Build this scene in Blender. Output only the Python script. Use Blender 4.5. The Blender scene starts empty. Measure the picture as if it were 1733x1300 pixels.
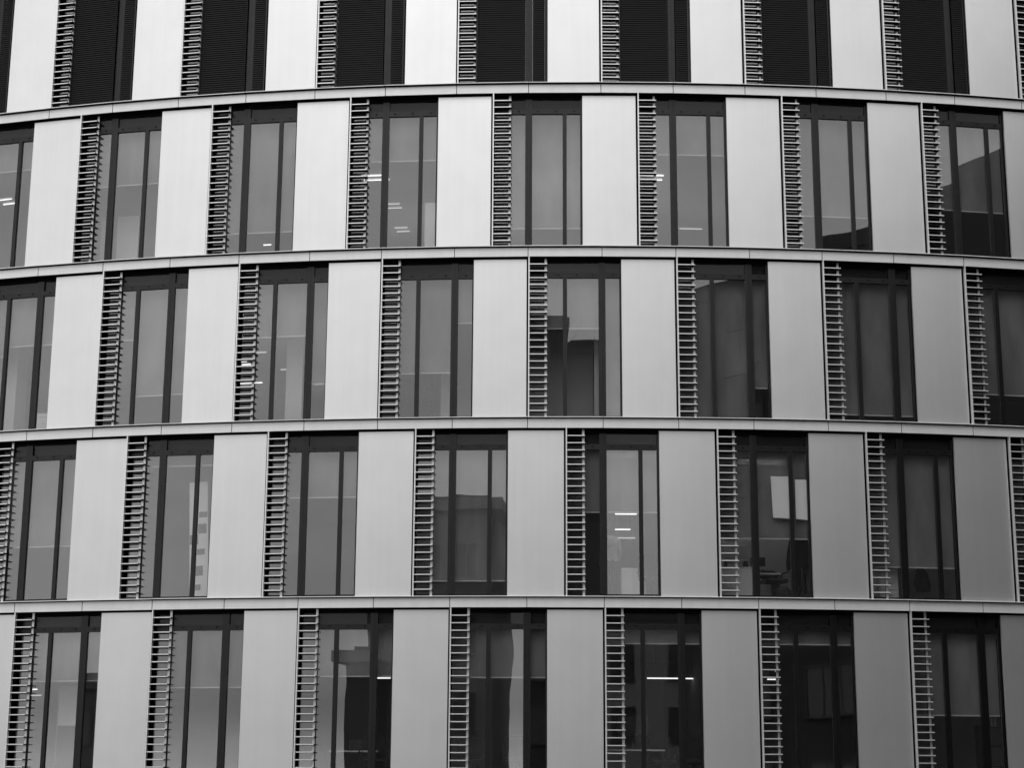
import bpy, bmesh, math, random
from mathutils import Matrix, Vector

# ------------------------------------------------------------------ camera
R_, D_, DPHI, PHI0, HZ, ST = 48.0080, 34.4071, 0.0316424, -0.0126147, 5.2225, 3.6
PITCH, ROLL, YAW, FPX = 0.230467, 0.0055602, -0.0267662, 2961.674
C = bpy.context.scene.collection
sc = bpy.context.scene
cam_d = bpy.data.cameras.new('camera')
cam = bpy.data.objects.new('camera', cam_d)
C.objects.link(cam)
cp, sp, cy, sy = math.cos(PITCH), math.sin(PITCH), math.cos(YAW), math.sin(YAW)
fw = Vector((sy * cp, cy * cp, sp))
rt = Vector((cy, -sy, 0))
up = rt.cross(fw)
r2 = rt * math.cos(ROLL) + up * math.sin(ROLL)
u2 = -rt * math.sin(ROLL) + up * math.cos(ROLL)
m = Matrix((r2, u2, -fw)).transposed().to_4x4()
m.translation = Vector((0, 0, 1.65))
cam.matrix_world = m
cam_d.sensor_fit = 'HORIZONTAL'
cam_d.sensor_width = 36.0
cam_d.lens = 36.0 * FPX / 1733.0
cam_d.clip_end = 2000
sc.camera = cam

# ------------------------------------------------------------------ world, sun, exposure
SUN_EL, SUN_AZ = math.radians(55), math.radians(-15)      # azimuth to the right of straight behind the camera
sc.view_settings.view_transform = 'Standard'
sc.view_settings.look = 'None'
sc.view_settings.gamma = 1.0
sc.view_settings.exposure = 0.0
sc.view_settings.use_curve_mapping = False
sc.cycles.use_denoising = True
sc.cycles.max_bounces = 10
sc.cycles.transparent_max_bounces = 24
sc.cycles.sample_clamp_indirect = 4.0
OV_LO = 5.4
w = bpy.data.worlds.new('World')
sc.world = w
w.use_nodes = True
nt = w.node_tree
nt.nodes.clear()
out = nt.nodes.new('ShaderNodeOutputWorld')
bg = nt.nodes.new('ShaderNodeBackground')
sky = nt.nodes.new('ShaderNodeTexSky')
sky.sky_type = 'NISHITA'
sky.sun_disc = False
sky.sun_elevation = SUN_EL
sky.sun_rotation = math.pi - SUN_AZ
sky.air_density = 1.2
sky.dust_density = 3.0
bw = nt.nodes.new('ShaderNodeRGBToBW')                     # the photograph is black and white
tc = nt.nodes.new('ShaderNodeTexCoord')
mp = nt.nodes.new('ShaderNodeMapping')
mp.inputs['Scale'].default_value = (1.0, 1.0, 4.5)
no = nt.nodes.new('ShaderNodeTexNoise')
no.inputs['Scale'].default_value = 2.2
no.inputs['Detail'].default_value = 5
no.inputs['Roughness'].default_value = 0.55
mr = nt.nodes.new('ShaderNodeMapRange')
mr.inputs['From Min'].default_value = 0.3
mr.inputs['From Max'].default_value = 0.7
mr.inputs['To Min'].default_value = 0.72
mr.inputs['To Max'].default_value = 1.3
mu = nt.nodes.new('ShaderNodeMath')
mu.operation = 'MULTIPLY'
L = nt.links.new
L(sky.outputs[0], bw.inputs[0])
L(tc.outputs['Generated'], mp.inputs[0])
L(mp.outputs[0], no.inputs[0])
L(no.outputs[0], mr.inputs[0])
sx = nt.nodes.new('ShaderNodeSeparateXYZ')
ov = nt.nodes.new('ShaderNodeMapRange')                    # overcast: brighter overhead than at the horizon
ov.inputs['From Min'].default_value = 0.0
ov.inputs['From Max'].default_value = 1.0
ov.inputs['To Min'].default_value = OV_LO
ov.inputs['To Max'].default_value = OV_LO * 2.2
ad = nt.nodes.new('ShaderNodeMath')
ad.operation = 'MULTIPLY_ADD'
L(tc.outputs['Generated'], sx.inputs[0])
L(sx.outputs['Z'], ov.inputs[0])
ad.inputs[1].default_value = 0.3
L(bw.outputs[0], ad.inputs[0])
L(ov.outputs[0], ad.inputs[2])
hz = nt.nodes.new('ShaderNodeMapRange')                    # lighter break in the cloud low over the horizon
hz.interpolation_type = 'SMOOTHSTEP'
hz.inputs['From Min'].default_value = 0.0
hz.inputs['From Max'].default_value = 0.05
hz.inputs['To Min'].default_value = 2.3
hz.inputs['To Max'].default_value = 1.0
m0 = nt.nodes.new('ShaderNodeMath')
m0.operation = 'MULTIPLY'
L(sx.outputs['Z'], hz.inputs[0])
L(ad.outputs[0], m0.inputs[0])
L(hz.outputs[0], m0.inputs[1])
L(m0.outputs[0], mu.inputs[0])
L(mr.outputs[0], mu.inputs[1])
L(mu.outputs[0], bg.inputs[0])
bg.inputs[1].default_value = 0.10
L(bg.outputs[0], out.inputs[0])
sl = bpy.data.lights.new('sun', 'SUN')
sl.energy = 0.6
sl.angle = math.radians(30)
sun = bpy.data.objects.new('sun', sl)
C.objects.link(sun)
sd = Vector((math.sin(SUN_AZ) * math.cos(SUN_EL), -math.cos(SUN_AZ) * math.cos(SUN_EL), math.sin(SUN_EL)))
sun.rotation_euler = sd.to_track_quat('Z', 'Y').to_euler()
sun.location = sd * 150

# ------------------------------------------------------------------ materials
def mat(name, g, rough=0.5, noise=0.0, nscale=3.0, bump=0.0, bscale=20.0, stretch=(1, 1, 1), spec=0.5, metal=0.0):
    mt = bpy.data.materials.new(name)
    mt.use_nodes = True
    n = mt.node_tree.nodes
    b = n['Principled BSDF']
    lk = mt.node_tree.links.new
    b.inputs['Base Color'].default_value = (g, g, g, 1)
    b.inputs['Roughness'].default_value = rough
    b.inputs['Specular IOR Level'].default_value = spec
    b.inputs['Metallic'].default_value = metal
    ge = n.new('ShaderNodeNewGeometry')
    if noise:
        mpn = n.new('ShaderNodeMapping')
        mpn.inputs['Scale'].default_value = stretch
        lk(ge.outputs['Position'], mpn.inputs[0])
        t = n.new('ShaderNodeTexNoise')
        t.inputs['Scale'].default_value = nscale
        t.inputs['Detail'].default_value = 6
        t.inputs['Roughness'].default_value = 0.6
        lk(mpn.outputs[0], t.inputs[0])
        r = n.new('ShaderNodeMapRange')
        r.inputs['From Min'].default_value = 0.25
        r.inputs['From Max'].default_value = 0.75
        r.inputs['To Min'].default_value = g * (1 - noise)
        r.inputs['To Max'].default_value = g * (1 + noise)
        lk(t.outputs[0], r.inputs[0])
        lk(r.outputs[0], b.inputs['Base Color'])
    if bump:
        t2 = n.new('ShaderNodeTexNoise')
        t2.inputs['Scale'].default_value = bscale
        t2.inputs['Detail'].default_value = 3
        lk(ge.outputs['Position'], t2.inputs[0])
        bp = n.new('ShaderNodeBump')
        bp.inputs['Strength'].default_value = bump
        bp.inputs['Distance'].default_value = 0.01
        lk(t2.outputs[0], bp.inputs['Height'])
        lk(bp.outputs[0], b.inputs['Normal'])
    return mt

def panel_mat():
    """white coated sheet: faint mottling, faint rain streaks, per-panel tone"""
    mt = mat('panel_white', 0.80, 0.43, 0.032, 1.3, 0.08, 1.5, metal=0.94)
    n = mt.node_tree.nodes
    lk = mt.node_tree.links.new
    b = n['Principled BSDF']
    src = b.inputs['Base Color'].links[0].from_socket
    ge = [x for x in n if x.type == 'NEW_GEOMETRY'][0]
    mpn = n.new('ShaderNodeMapping')
    mpn.inputs['Scale'].default_value = (9, 9, 0.25)
    lk(ge.outputs['Position'], mpn.inputs[0])
    t = n.new('ShaderNodeTexNoise')
    t.inputs['Scale'].default_value = 1.0
    t.inputs['Detail'].default_value = 4
    lk(mpn.outputs[0], t.inputs[0])
    r = n.new('ShaderNodeMapRange')
    r.inputs['From Min'].default_value = 0.35
    r.inputs['From Max'].default_value = 0.7
    r.inputs['To Min'].default_value = 1.004
    r.inputs['To Max'].default_value = 0.978
    lk(t.outputs[0], r.inputs[0])
    oi = n.new('ShaderNodeObjectInfo')
    r3 = n.new('ShaderNodeMapRange')
    r3.inputs['To Min'].default_value = 0.975
    r3.inputs['To Max'].default_value = 1.015
    lk(oi.outputs['Random'], r3.inputs[0])
    m1 = n.new('ShaderNodeMath'); m1.operation = 'MULTIPLY'
    m2 = n.new('ShaderNodeMath'); m2.operation = 'MULTIPLY'
    lk(src, m1.inputs[0]); lk(r.outputs[0], m1.inputs[1])
    lk(m1.outputs[0], m2.inputs[0]); lk(r3.outputs[0], m2.inputs[1])
    lk(m2.outputs[0], b.inputs['Base Color'])
    return mt

def glass_mat(name, ior=2.0, tint=0.96, wave=0.0022):
    mt = bpy.data.materials.new(name)
    mt.use_nodes = True
    n = mt.node_tree.nodes
    n.clear()
    lk = mt.node_tree.links.new
    o = n.new('ShaderNodeOutputMaterial')
    mx = n.new('ShaderNodeMixShader')
    tr = n.new('ShaderNodeBsdfTransparent')
    tr.inputs[0].default_value = (tint, tint, tint, 1)
    gl = n.new('ShaderNodeBsdfGlossy')
    gl.inputs['Roughness'].default_value = 0.0
    gl.inputs[0].default_value = (1, 1, 1, 1)
    fr = n.new('ShaderNodeFresnel')
    ge = n.new('ShaderNodeNewGeometry')
    mri = n.new('ShaderNodeMapRange')                       # same reflection on the front and the back face of the thin sheet
    mri.inputs['To Min'].default_value = ior
    mri.inputs['To Max'].default_value = 1.0 / ior
    lk(ge.outputs['Backfacing'], mri.inputs['Value'])
    lk(mri.outputs[0], fr.inputs['IOR'])
    t = n.new('ShaderNodeTexNoise')
    t.inputs['Scale'].default_value = 0.9
    t.inputs['Detail'].default_value = 1
    lk(ge.outputs['Position'], t.inputs[0])
    bp = n.new('ShaderNodeBump')
    bp.inputs['Strength'].default_value = 0.5
    bp.inputs['Distance'].default_value = wave
    lk(t.outputs[0], bp.inputs['Height'])
    lk(bp.outputs[0], gl.inputs['Normal'])
    lk(fr.outputs[0], mx.inputs[0])
    lk(tr.outputs[0], mx.inputs[1])
    lk(gl.outputs[0], mx.inputs[2])
    lk(mx.outputs[0], o.inputs[0])
    return mt

def blind_mat():
    mt = bpy.data.materials.new('blind_fabric')
    mt.use_nodes = True
    n = mt.node_tree.nodes
    n.clear()
    lk = mt.node_tree.links.new
    o = n.new('ShaderNodeOutputMaterial')
    d = n.new('ShaderNodeBsdfDiffuse'); d.inputs[0].default_value = (.23, .23, .23, 1)
    ge = n.new('ShaderNodeNewGeometry')
    mpn = n.new('ShaderNodeMapping'); mpn.inputs['Scale'].default_value = (1.6, 1.6, .5)
    t = n.new('ShaderNodeTexNoise'); t.inputs['Scale'].default_value = 1.5; t.inputs['Detail'].default_value = 5
    r = n.new('ShaderNodeMapRange')
    r.inputs['From Min'].default_value = .3; r.inputs['From Max'].default_value = .7
    r.inputs['To Min'].default_value = .17; r.inputs['To Max'].default_value = .29
    lk(ge.outputs['Position'], mpn.inputs[0]); lk(mpn.outputs[0], t.inputs[0]); lk(t.outputs[0], r.inputs[0]); lk(r.outputs[0], d.inputs[0])
    tl = n.new('ShaderNodeBsdfTranslucent'); tl.inputs[0].default_value = (.2, .2, .2, 1)
    tr = n.new('ShaderNodeBsdfTransparent')
    a = n.new('ShaderNodeMixShader'); a.inputs[0].default_value = .2
    b = n.new('ShaderNodeMixShader'); b.inputs[0].default_value = .06
    lk(d.outputs[0], a.inputs[1]); lk(tl.outputs[0], a.inputs[2])
    lk(a.outputs[0], b.inputs[1]); lk(tr.outputs[0], b.inputs[2])
    lk(b.outputs[0], o.inputs[0])
    return mt

def emit_mat(name, s):
    mt = bpy.data.materials.new(name)
    mt.use_nodes = True
    b = mt.node_tree.nodes['Principled BSDF']
    b.inputs['Base Color'].default_value = (.8, .8, .8, 1)
    b.inputs['Emission Color'].default_value = (1, 1, 1, 1)
    b.inputs['Emission Strength'].default_value = s
    return mt

M = dict(
    panel=panel_mat(),
    fascia=mat('fascia_white', 0.88, 0.42, 0.05, 2.0, 0.05, 3.0, (2.5, 2.5, 0.6), metal=0.3),
    alu=mat('louvre_white', 0.86, 0.42, 0.04, 8.0, metal=0.6),
    frame=mat('frame_grey', 0.042, 0.38, 0.10, 6.0, spec=0.3, metal=1.0),
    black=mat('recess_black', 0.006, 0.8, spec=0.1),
    vblind=mat('external_blind_dark', 0.006, 0.6, 0.12, 5.0, spec=0.2),
    glass=glass_mat('window_glass'),
    upglass=glass_mat('spandrel_glass', 1.30, 0.8),
    spandrel=mat('spandrel_back', 0.03, 0.6, 0.08, 3.0),
    blind=blind_mat(),
    hem=mat('blind_hem_bar', 0.5, 0.35),
    blade=mat('louvre_blade_shade', 0.02, 0.6, 0.1, 6.0, spec=0.2),  # dark tone carries the shade under the slats and behind the posts
    inwall=mat('interior_wall', 0.55, 0.8, 0.04, 1.5),
    ceil=mat('interior_ceiling', 0.62, 0.9, 0.03, 2.0),
    carpet=mat('interior_carpet', 0.10, 0.95, 0.15, 30.0),
    white=mat('white_laminate', 0.72, 0.5, 0.03, 4.0),
    paper=mat('paper', 0.80, 0.8, 0.04, 6.0),
    dark=mat('dark_fabric', 0.012, 0.9, 0.2, 20.0),
    darkp=mat('dark_plastic', 0.02, 0.4, 0.1, 10.0),
    steel=mat('brushed_steel', 0.45, 0.3, 0.08, 15.0, metal=0.8),
    leaf=mat('leaf_dark', 0.05, 0.6, 0.2, 20.0),
    shirt=mat('light_shirt', 0.5, 0.9, 0.06, 20.0),
    skin=mat('skin', 0.30, 0.6, 0.05, 20.0),
    hair=mat('hair_dark', 0.02, 0.7, 0.2, 40.0),
    trouser=mat('trousers_dark', 0.04, 0.9, 0.15, 20.0),
    tube=emit_mat('lamp_tube', 1.5),
    dim=emit_mat('lamp_tube_dim', 0.5),
    strong=emit_mat('lamp_tube_added', 24.0),
    asphalt=mat('asphalt', 0.03, 0.95, 0.25, 0.8, 0.3, 40.0),
    paving=mat('paving', 0.06, 0.9, 0.15, 1.2, 0.2, 20.0),
    ground=mat('ground_surface', 0.045, 0.95, 0.25, 0.15),
    paint=mat('road_paint', 0.7, 0.8, 0.1, 6.0),
    stone=mat('stone_wall', 0.22, 0.9, 0.22, 0.9, 0.3, 6.0),
    render=mat('render_wall', 0.11, 0.9, 0.18, 0.6, 0.2, 6.0),
    concrete=mat('concrete_wall', 0.045, 0.85, 0.2, 0.5, 0.2, 6.0),
    slate=mat('slate_roof', 0.06, 0.7, 0.3, 2.0),
    oglass=mat('opposite_glass', 0.09, 0.12, 0.1, 1.0),
    trim=mat('stone_trim', 0.24, 0.85, 0.12, 2.0),
    darktrim=mat('dark_trim', 0.075, 0.8, 0.15, 2.0),
    pale=mat('pale_render_wall', 0.36, 0.9, 0.18, 0.6, 0.2, 6.0),
    bark=mat('bark', 0.06, 0.95, 0.3, 8.0),
)

# ------------------------------------------------------------------ helpers
WM = {}                                                     # world matrix of every object built
def link(name, me, world=None, parent=None, **kw):
    o = bpy.data.objects.new(name, me)
    C.objects.link(o)
    world = world or Matrix.Identity(4)
    WM[o.name] = world
    if parent is not None:
        o.parent = parent
        o.matrix_basis = WM[parent.name].inverted() @ world
    else:
        o.matrix_basis = world
    for k, v in kw.items():
        o[k] = v
    return o

def bm_box(bm, x0, x1, y0, y1, z0, z1, mi=0):
    vs = [bm.verts.new((x, y, z)) for z in (z0, z1) for y in (y0, y1) for x in (x0, x1)]
    fs = []
    for q in ((0, 2, 3, 1), (4, 5, 7, 6), (0, 1, 5, 4), (1, 3, 7, 5), (3, 2, 6, 7), (2, 0, 4, 6)):
        f = bm.faces.new([vs[i] for i in q])
        f.material_index = mi
        fs.append(f)
    return vs

def bm_tube(bm, pts, rad, n=6, cap=True):
    """tapered tube along points; rad number or list"""
    rs = rad if isinstance(rad, (list, tuple)) else [rad] * len(pts)
    rings = []
    for i, p in enumerate(pts):
        p = Vector(p)
        a = Vector(pts[max(i - 1, 0)]); b = Vector(pts[min(i + 1, len(pts) - 1)])
        t = (b - a).normalized()
        e = t.cross(Vector((0, 0, 1)) if abs(t.z) < .9 else Vector((1, 0, 0))).normalized()
        g = t.cross(e)
        rings.append([bm.verts.new(p + (e * math.cos(6.28319 * k / n) + g * math.sin(6.28319 * k / n)) * rs[i]) for k in range(n)])
    for r0, r1 in zip(rings, rings[1:]):
        for k in range(n):
            bm.faces.new((r0[k], r0[(k + 1) % n], r1[(k + 1) % n], r1[k]))
    if cap:
        bm.faces.new(rings[0][::-1]); bm.faces.new(rings[-1])

def bm_lathe(bm, prof, n=16, c=(0, 0, 0)):
    rings = [[bm.verts.new((c[0] + r * math.cos(6.28319 * k / n), c[1] + r * math.sin(6.28319 * k / n), c[2] + z)) for k in range(n)] for r, z in prof]
    for r0, r1 in zip(rings, rings[1:]):
        for k in range(n):
            bm.faces.new((r0[k], r0[(k + 1) % n], r1[(k + 1) % n], r1[k]))
    bm.faces.new(rings[0][::-1]); bm.faces.new(rings[-1])

def done(bm, name, *mats, bevel=0.0, smooth=False):
    if bevel:
        bmesh.ops.bevel(bm, geom=bm.edges[:], offset=bevel, segments=1, affect='EDGES', clamp_overlap=True)
    bmesh.ops.recalc_face_normals(bm, faces=bm.faces[:])
    me = bpy.data.meshes.new(name)
    bm.to_mesh(me)
    bm.free()
    for x in mats:
        me.materials.append(x)
    if smooth:
        for p in me.polygons:
            p.use_smooth = True
    return me

HALF = 2 * R_ * math.sin(DPHI / 2)
def joint(i):
    a = PHI0 + i * DPHI
    return Vector((R_ * math.sin(a), D_ + R_ - R_ * math.cos(a)))
def onf(idx):
    """point of the faceted front at joint index idx (a joint every half bay)"""
    i = math.floor(idx + 1e-9)
    t = idx - i
    return joint(i).lerp(joint(i + 1), t)
def frame2(ia, ib):
    a, b = onf(ia), onf(ib)
    return a, (b - a).length, math.atan2(b.y - a.y, b.x - a.x)
def fmat(ia, ib, z=0.0):
    a, l, th = frame2(ia, ib)
    mt = Matrix.Rotation(th, 4, 'Z')
    mt.translation = (a.x, a.y, z)
    return mt, l

CACHE = {}
def piece(name, parent, j, u0, u1, d0, d1, z0, z1, m_, bevel=0.0, **kw):
    """box on the front: u along the bay (m from joint j), d inward from the fascia face"""
    wmx, l = fmat(j + u0 / HALF, j + u1 / HALF, z0)
    key = (m_.name, round(l, 4), round(d0, 4), round(d1, 4), round(z1 - z0, 4), bevel)
    if key not in CACHE:
        bm = bmesh.new()
        bm_box(bm, 0, l, d0, d1, 0, z1 - z0)
        CACHE[key] = done(bm, name, m_, bevel=bevel)
    return link(name, CACHE[key], wmx, parent, **kw)
def multi(name, parent, j, boxes, z, m_, key=None, **kw):
    """several boxes (u0,u1,d0,d1,z0,z1) in the chord frame of one bay"""
    U0 = min(b[0] for b in boxes); U1 = max(b[1] for b in boxes)
    wmx, l = fmat(j + U0 / HALF, j + U1 / HALF, z)
    k = (name, key, round(l, 4), m_.name)
    if key is None or k not in CACHE:
        bm = bmesh.new()
        for b in boxes:
            bm_box(bm, b[0] - U0, b[1] - U0, b[2], b[3], b[4], b[5])
        me = done(bm, name, m_)
        if key is not None:
            CACHE[k] = me
    else:
        me = CACHE[k]
    return link(name, me, wmx, parent, **kw)
def place(u_idx, d, z):
    """frame with origin at a spot of the interior: x along the front, y inward"""
    i = math.floor(u_idx)
    a, l, th = frame2(i, i + 1)
    p = onf(u_idx)
    n = Vector((-math.sin(th), math.cos(th)))
    mt = Matrix.Rotation(th, 4, 'Z')
    q = p + n * d
    mt.translation = (q.x, q.y, z)
    return mt

def zb(r):                                                  # underside of the fascia above row r (row 1 = topmost)
    return HZ + ST * (5 - r)

# ------------------------------------------------------------------ ground, street
def sheet(name, x0, x1, y0, y1, z, m_):
    bm = bmesh.new()
    vs = [bm.verts.new(v) for v in ((x0, y0, z), (x1, y0, z), (x1, y1, z), (x0, y1, z))]
    bm.faces.new(vs)
    return link(name, done(bm, name, m_), kind='structure')
sheet('ground', -600, 600, -600, 600, 0, M['ground'])
sheet('road', -300, 300, 10, 22, 0.004, M['asphalt'])
bm = bmesh.new(); bm_box(bm, -300, 300, 22, 22.2, 0, 0.13); bm_box(bm, -300, 300, 9.8, 10, 0, 0.13)
link('kerb', done(bm, 'kerb', M['trim']), kind='structure')
bm = bmesh.new(); bm_box(bm, -300, 300, 22.2, 34.0, -0.05, 0.125); bm_box(bm, -300, 300, -16.0, 9.8, -0.05, 0.125)
link('pavement', done(bm, 'pavement', M['paving']), kind='structure')
bm = bmesh.new()
for k in range(-40, 41):
    x = k * 6.0
    vs = [bm.verts.new(v) for v in ((x, 15.93, .008), (x + 3, 15.93, .008), (x + 3, 16.07, .008), (x, 16.07, .008))]
    bm.faces.new(vs)
link('road_marking', done(bm, 'road_marking', M['paint']), kind='structure')

# ------------------------------------------------------------------ the curved building
JMIN, JMAX = -14, 13
bld = link('office_building', None, Matrix.Translation((0, D_, 0)),
           label='curved office building with white panels, white fascia bands and dark glass strips',
           category='building')

# odd rows: thin mullion first; even rows: wide mullion first
LAY = {1: dict(w=(1.445, 1.593), t=(0.715, 0.80), c=1.88, p=1.915),
       0: dict(w=(0.685, 0.834), t=(1.475, 1.557), c=1.84, p=1.885)}
BAY = 2 * HALF
START = {1: 1, 2: -0.5, 3: 0, 4: 0.5, 5: 1}
BL = {2: {-8.5: 1.03, -6.5: 1.59, -4.5: 2.84, -2.5: 1.36, -0.5: 2.9, 1.5: 1.26, 3.5: 2.55, 5.5: 2.28},
      3: {-8: (1.66, 1.46, 1.47), -6: (1.47, 2.7, 2.69), -4: (1.54, 1.53, 2.56), -2: (2.39, 2.38, 1.33), 0: (1.46, 1.46, 3.34),
          2: (3.34, 3.34, 2.68), 4: 3.19, 6: 2.66},
      4: {-7.5: 2.22, -5.5: 0.62, -3.5: 1.34, -1.5: 3.05, 0.5: 1.67, 2.5: 2.17, 4.5: 2.7, 6.5: 2.4},
      5: {-9: 1.3, -7: 1.39, -5: 1.54, -3: 1.33, -1: 1.35, 1: 0.68, 3: 0.67, 5: 2.02, 7: 1.6}}
SLATS = []

def panel(j, u0, u1, d0, d1, z0, z1):
    """sheet rolled to the radius of the front"""
    wmx, l = fmat(j + u0 / HALF, j + u1 / HALF, z0)
    key = ('panel', round(l, 3), round(z1 - z0, 4))
    if key not in CACHE:
        bm = bmesh.new()
        n, h, b = 8, z1 - z0, 0.004
        cols = []
        for k in range(n + 1):
            x = l * k / n
            y = d0 - (l * l / 4 - (x - l / 2) ** 2) / (2 * R_)
            e = b if k in (0, n) else 0
            x2 = min(max(x, b), l - b)
            cols.append([bm.verts.new(v) for v in ((x, y + d1 - d0, 0), (x, y + b, 0), (x2, y, b), (x2, y, h - b), (x, y + b, h), (x, y + d1 - d0, h))])
        for a_, b_ in zip(cols, cols[1:]):
            for q in range(5):
                bm.faces.new((a_[q], b_[q], b_[q + 1], a_[q + 1]))
            bm.faces.new((a_[5], b_[5], b_[0], a_[0]))
        bm.faces.new(cols[0]); bm.faces.new(cols[-1][::-1])
        me = done(bm, 'cladding_panel', M['panel'], smooth=True)
        me.set_sharp_from_angle(angle=math.radians(25))
        CACHE[key] = me
    return link('cladding_panel', CACHE[key], wmx, bld)

def bay(r, j):
    z_t = zb(r)
    z_b = z_t - ST + 0.227                                  # just above the sill cap of the band below
    odd = r % 2
    L_ = LAY[odd]
    w0, w1 = L_['w']; t0, t1 = L_['t']; uc, up_ = L_['c'], L_['p']
    wm_ = HALF if odd else HALF / 2                         # the joint runs through the wide mullion
    # cladding panel and the dark wall behind it
    panel(j, up_, BAY - 0.028, 0.085, 0.125, z_b + 0.004, z_t - 0.034)
    piece('backing_wall', bld, j, up_ + 0.025, BAY - 0.004, 0.140, 0.42, z_b - 0.05, z_t + 0.02, M['black'])
    # window: perimeter frame, panes, mullions, transom
    win = multi('window', bld, j, [(0.0, up_ + 0.024, 0.172, 0.24, 0.0, 0.055),
                                   (uc, up_ + 0.024, 0.170, 0.24, 0.055, ST - 0.227 - 0.085)], z_b, M['frame'], key=('w', odd))
    zt0, zt1 = z_t - 0.41, z_t - 0.30
    piece('head_box', win, j, 0.0, up_ + 0.024, 0.172, 0.26, z_t - 0.085, z_t + 0.003, M['black'])
    panes = [(0.0, t0, 'A'), (t1, w0, 'B'), (w1, uc, 'C')] if odd else [(0.0, w0, 'A'), (w1, t0, 'B'), (t1, uc, 'C')]
    for a, b, _ in panes:
        piece('pane', win, j, a + 0.001, b - 0.001, 0.200, 0.206, z_b + 0.055, zt0, M['glass'])
    for a, b in ((0.0, w0), (w1, uc)):
        piece('upper_pane', win, j, a + 0.001, b - 0.001, 0.202, 0.208, zt1, z_t - 0.085, M['upglass'])
        piece('spandrel', win, j, a + 0.001, b - 0.001, 0.250, 0.270, zt1 - 0.04, z_t - 0.05, M['spandrel'])
    piece('mullion', win, j, t0, t1, 0.168, 0.25, z_b + 0.056, zt0 - 0.001, M['frame'])
    piece('mullion', win, j, w0, wm_ - 0.004, 0.165, 0.25, z_b + 0.056, z_t - 0.086, M['frame'])
    piece('mullion', win, j, wm_ + 0.004, w1, 0.165, 0.25, z_b + 0.056, z_t - 0.086, M['frame'])
    piece('mullion_gasket', win, j, wm_ - 0.0035, wm_ + 0.0035, 0.185, 0.25, z_b + 0.056, z_t - 0.086, M['black'])
    for a, b in ((0.0, w0), (w1, uc)):
        tr = piece('transom', win, j, a, b - 0.001, 0.167, 0.25, zt0, zt1, M['frame'])
    for ub in (0.62, 1.0, 1.33, 1.75) if odd else (0.55, 0.95, 1.33, 1.72):
        if not (w0 - .02 < ub < w1 + .02):
            piece('transom_bolt', win, j, ub - 0.016, ub + 0.016, 0.156, 0.166, zt0 + 0.05, zt0 + 0.075, M['black'])
    if r == 1:                                              # closed external venetian blinds
        for a, b in ((0.43, w0 - 0.01), (w1 + 0.01, uc - 0.03)):
            key = ('vb', round(b - a, 3))
            wmx, l = fmat(j + a / HALF, j + b / HALF, z_b)
            if key not in CACHE:
                bm = bmesh.new()
                h = ST - 0.227
                n = 66
                for k in range(n):
                    zc = 0.03 + (h - 0.12) * k / n
                    vs = [bm.verts.new(v) for v in ((0, 0.112, zc), (l, 0.112, zc), (l, 0.124, zc + 0.030), (0, 0.124, zc + 0.030),
                                                    (l, 0.130, zc + 0.058), (0, 0.130, zc + 0.058))]
                    bm.faces.new((vs[0], vs[1], vs[2], vs[3])); bm.faces.new((vs[3], vs[2], vs[4], vs[5]))
                CACHE[key] = done(bm, 'venetian_blind', M['vblind'])
            link('venetian_blind', CACHE[key], wmx, win, kind='stuff')
        for u in (0.395, uc - 0.026):
            piece('blind_guide', win, j, u, u + 0.026, 0.105, 0.14, z_b + 0.01, z_t - 0.09, M['frame'])
    else:
        v = BL[r].get(j)
        if v is None:
            v = random.Random(r * 100 + j).choice((1.2, 1.6, 2.2, 2.9))
        if not isinstance(v, tuple):
            v = (v, v, v)
        xs = [(0.05, t0 + 0.03, v[0]), (t0 + 0.045, wm_ - 0.03, v[1]), (wm_ + 0.03, uc + 0.02, v[2])] if odd else \
             [(0.05, wm_ - 0.03, v[0]), (wm_ + 0.03, t0 + 0.03, v[1]), (t0 + 0.045, uc + 0.02, v[2])]
        if v[0] == v[1] and odd:
            xs = [(0.05, wm_ - 0.03, v[0]), xs[2]]
        if v[1] == v[2] and not odd:
            xs = [xs[0], (wm_ + 0.03, uc + 0.02, v[1])]
        for a, b, h in xs:
            piece('roller_blind', win, j, a, b, 0.329, 0.331, z_t - h + 0.02, z_t - 0.34, M['blind'])
            piece('hem_bar', win, j, a, b, 0.324, 0.336, z_t - h - 0.004, z_t - h + 0.02, M['hem'])
    # louvre screen: fin, rear post, slats
    scr = piece('louvre_screen', bld, j, 0.008, 0.033, 0.0, 0.075, z_b + 0.001, z_t - 0.001, M['alu'])
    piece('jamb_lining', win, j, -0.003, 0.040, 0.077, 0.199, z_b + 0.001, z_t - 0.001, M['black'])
    piece('post', scr, j, 0.338, 0.386, 0.148, 0.158, z_b + 0.001, z_t - 0.001, M['alu'])
    piece('post_shade_back', scr, j, 0.340, 0.384, 0.1585, 0.190, z_b + 0.001, z_t - 0.001, M['blade'])  # dark strip painting the unlit rear of the white post
    for k in range(1, 23):
        SLATS.append((scr, j, z_t - 0.147 * k - 0.005, r))

for r in range(1, 6):
    j = START[r]
    while j - 2 >= -13.6:
        j -= 2
    while j <= 11.1:
        bay(r, j)
        j += 2

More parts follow.
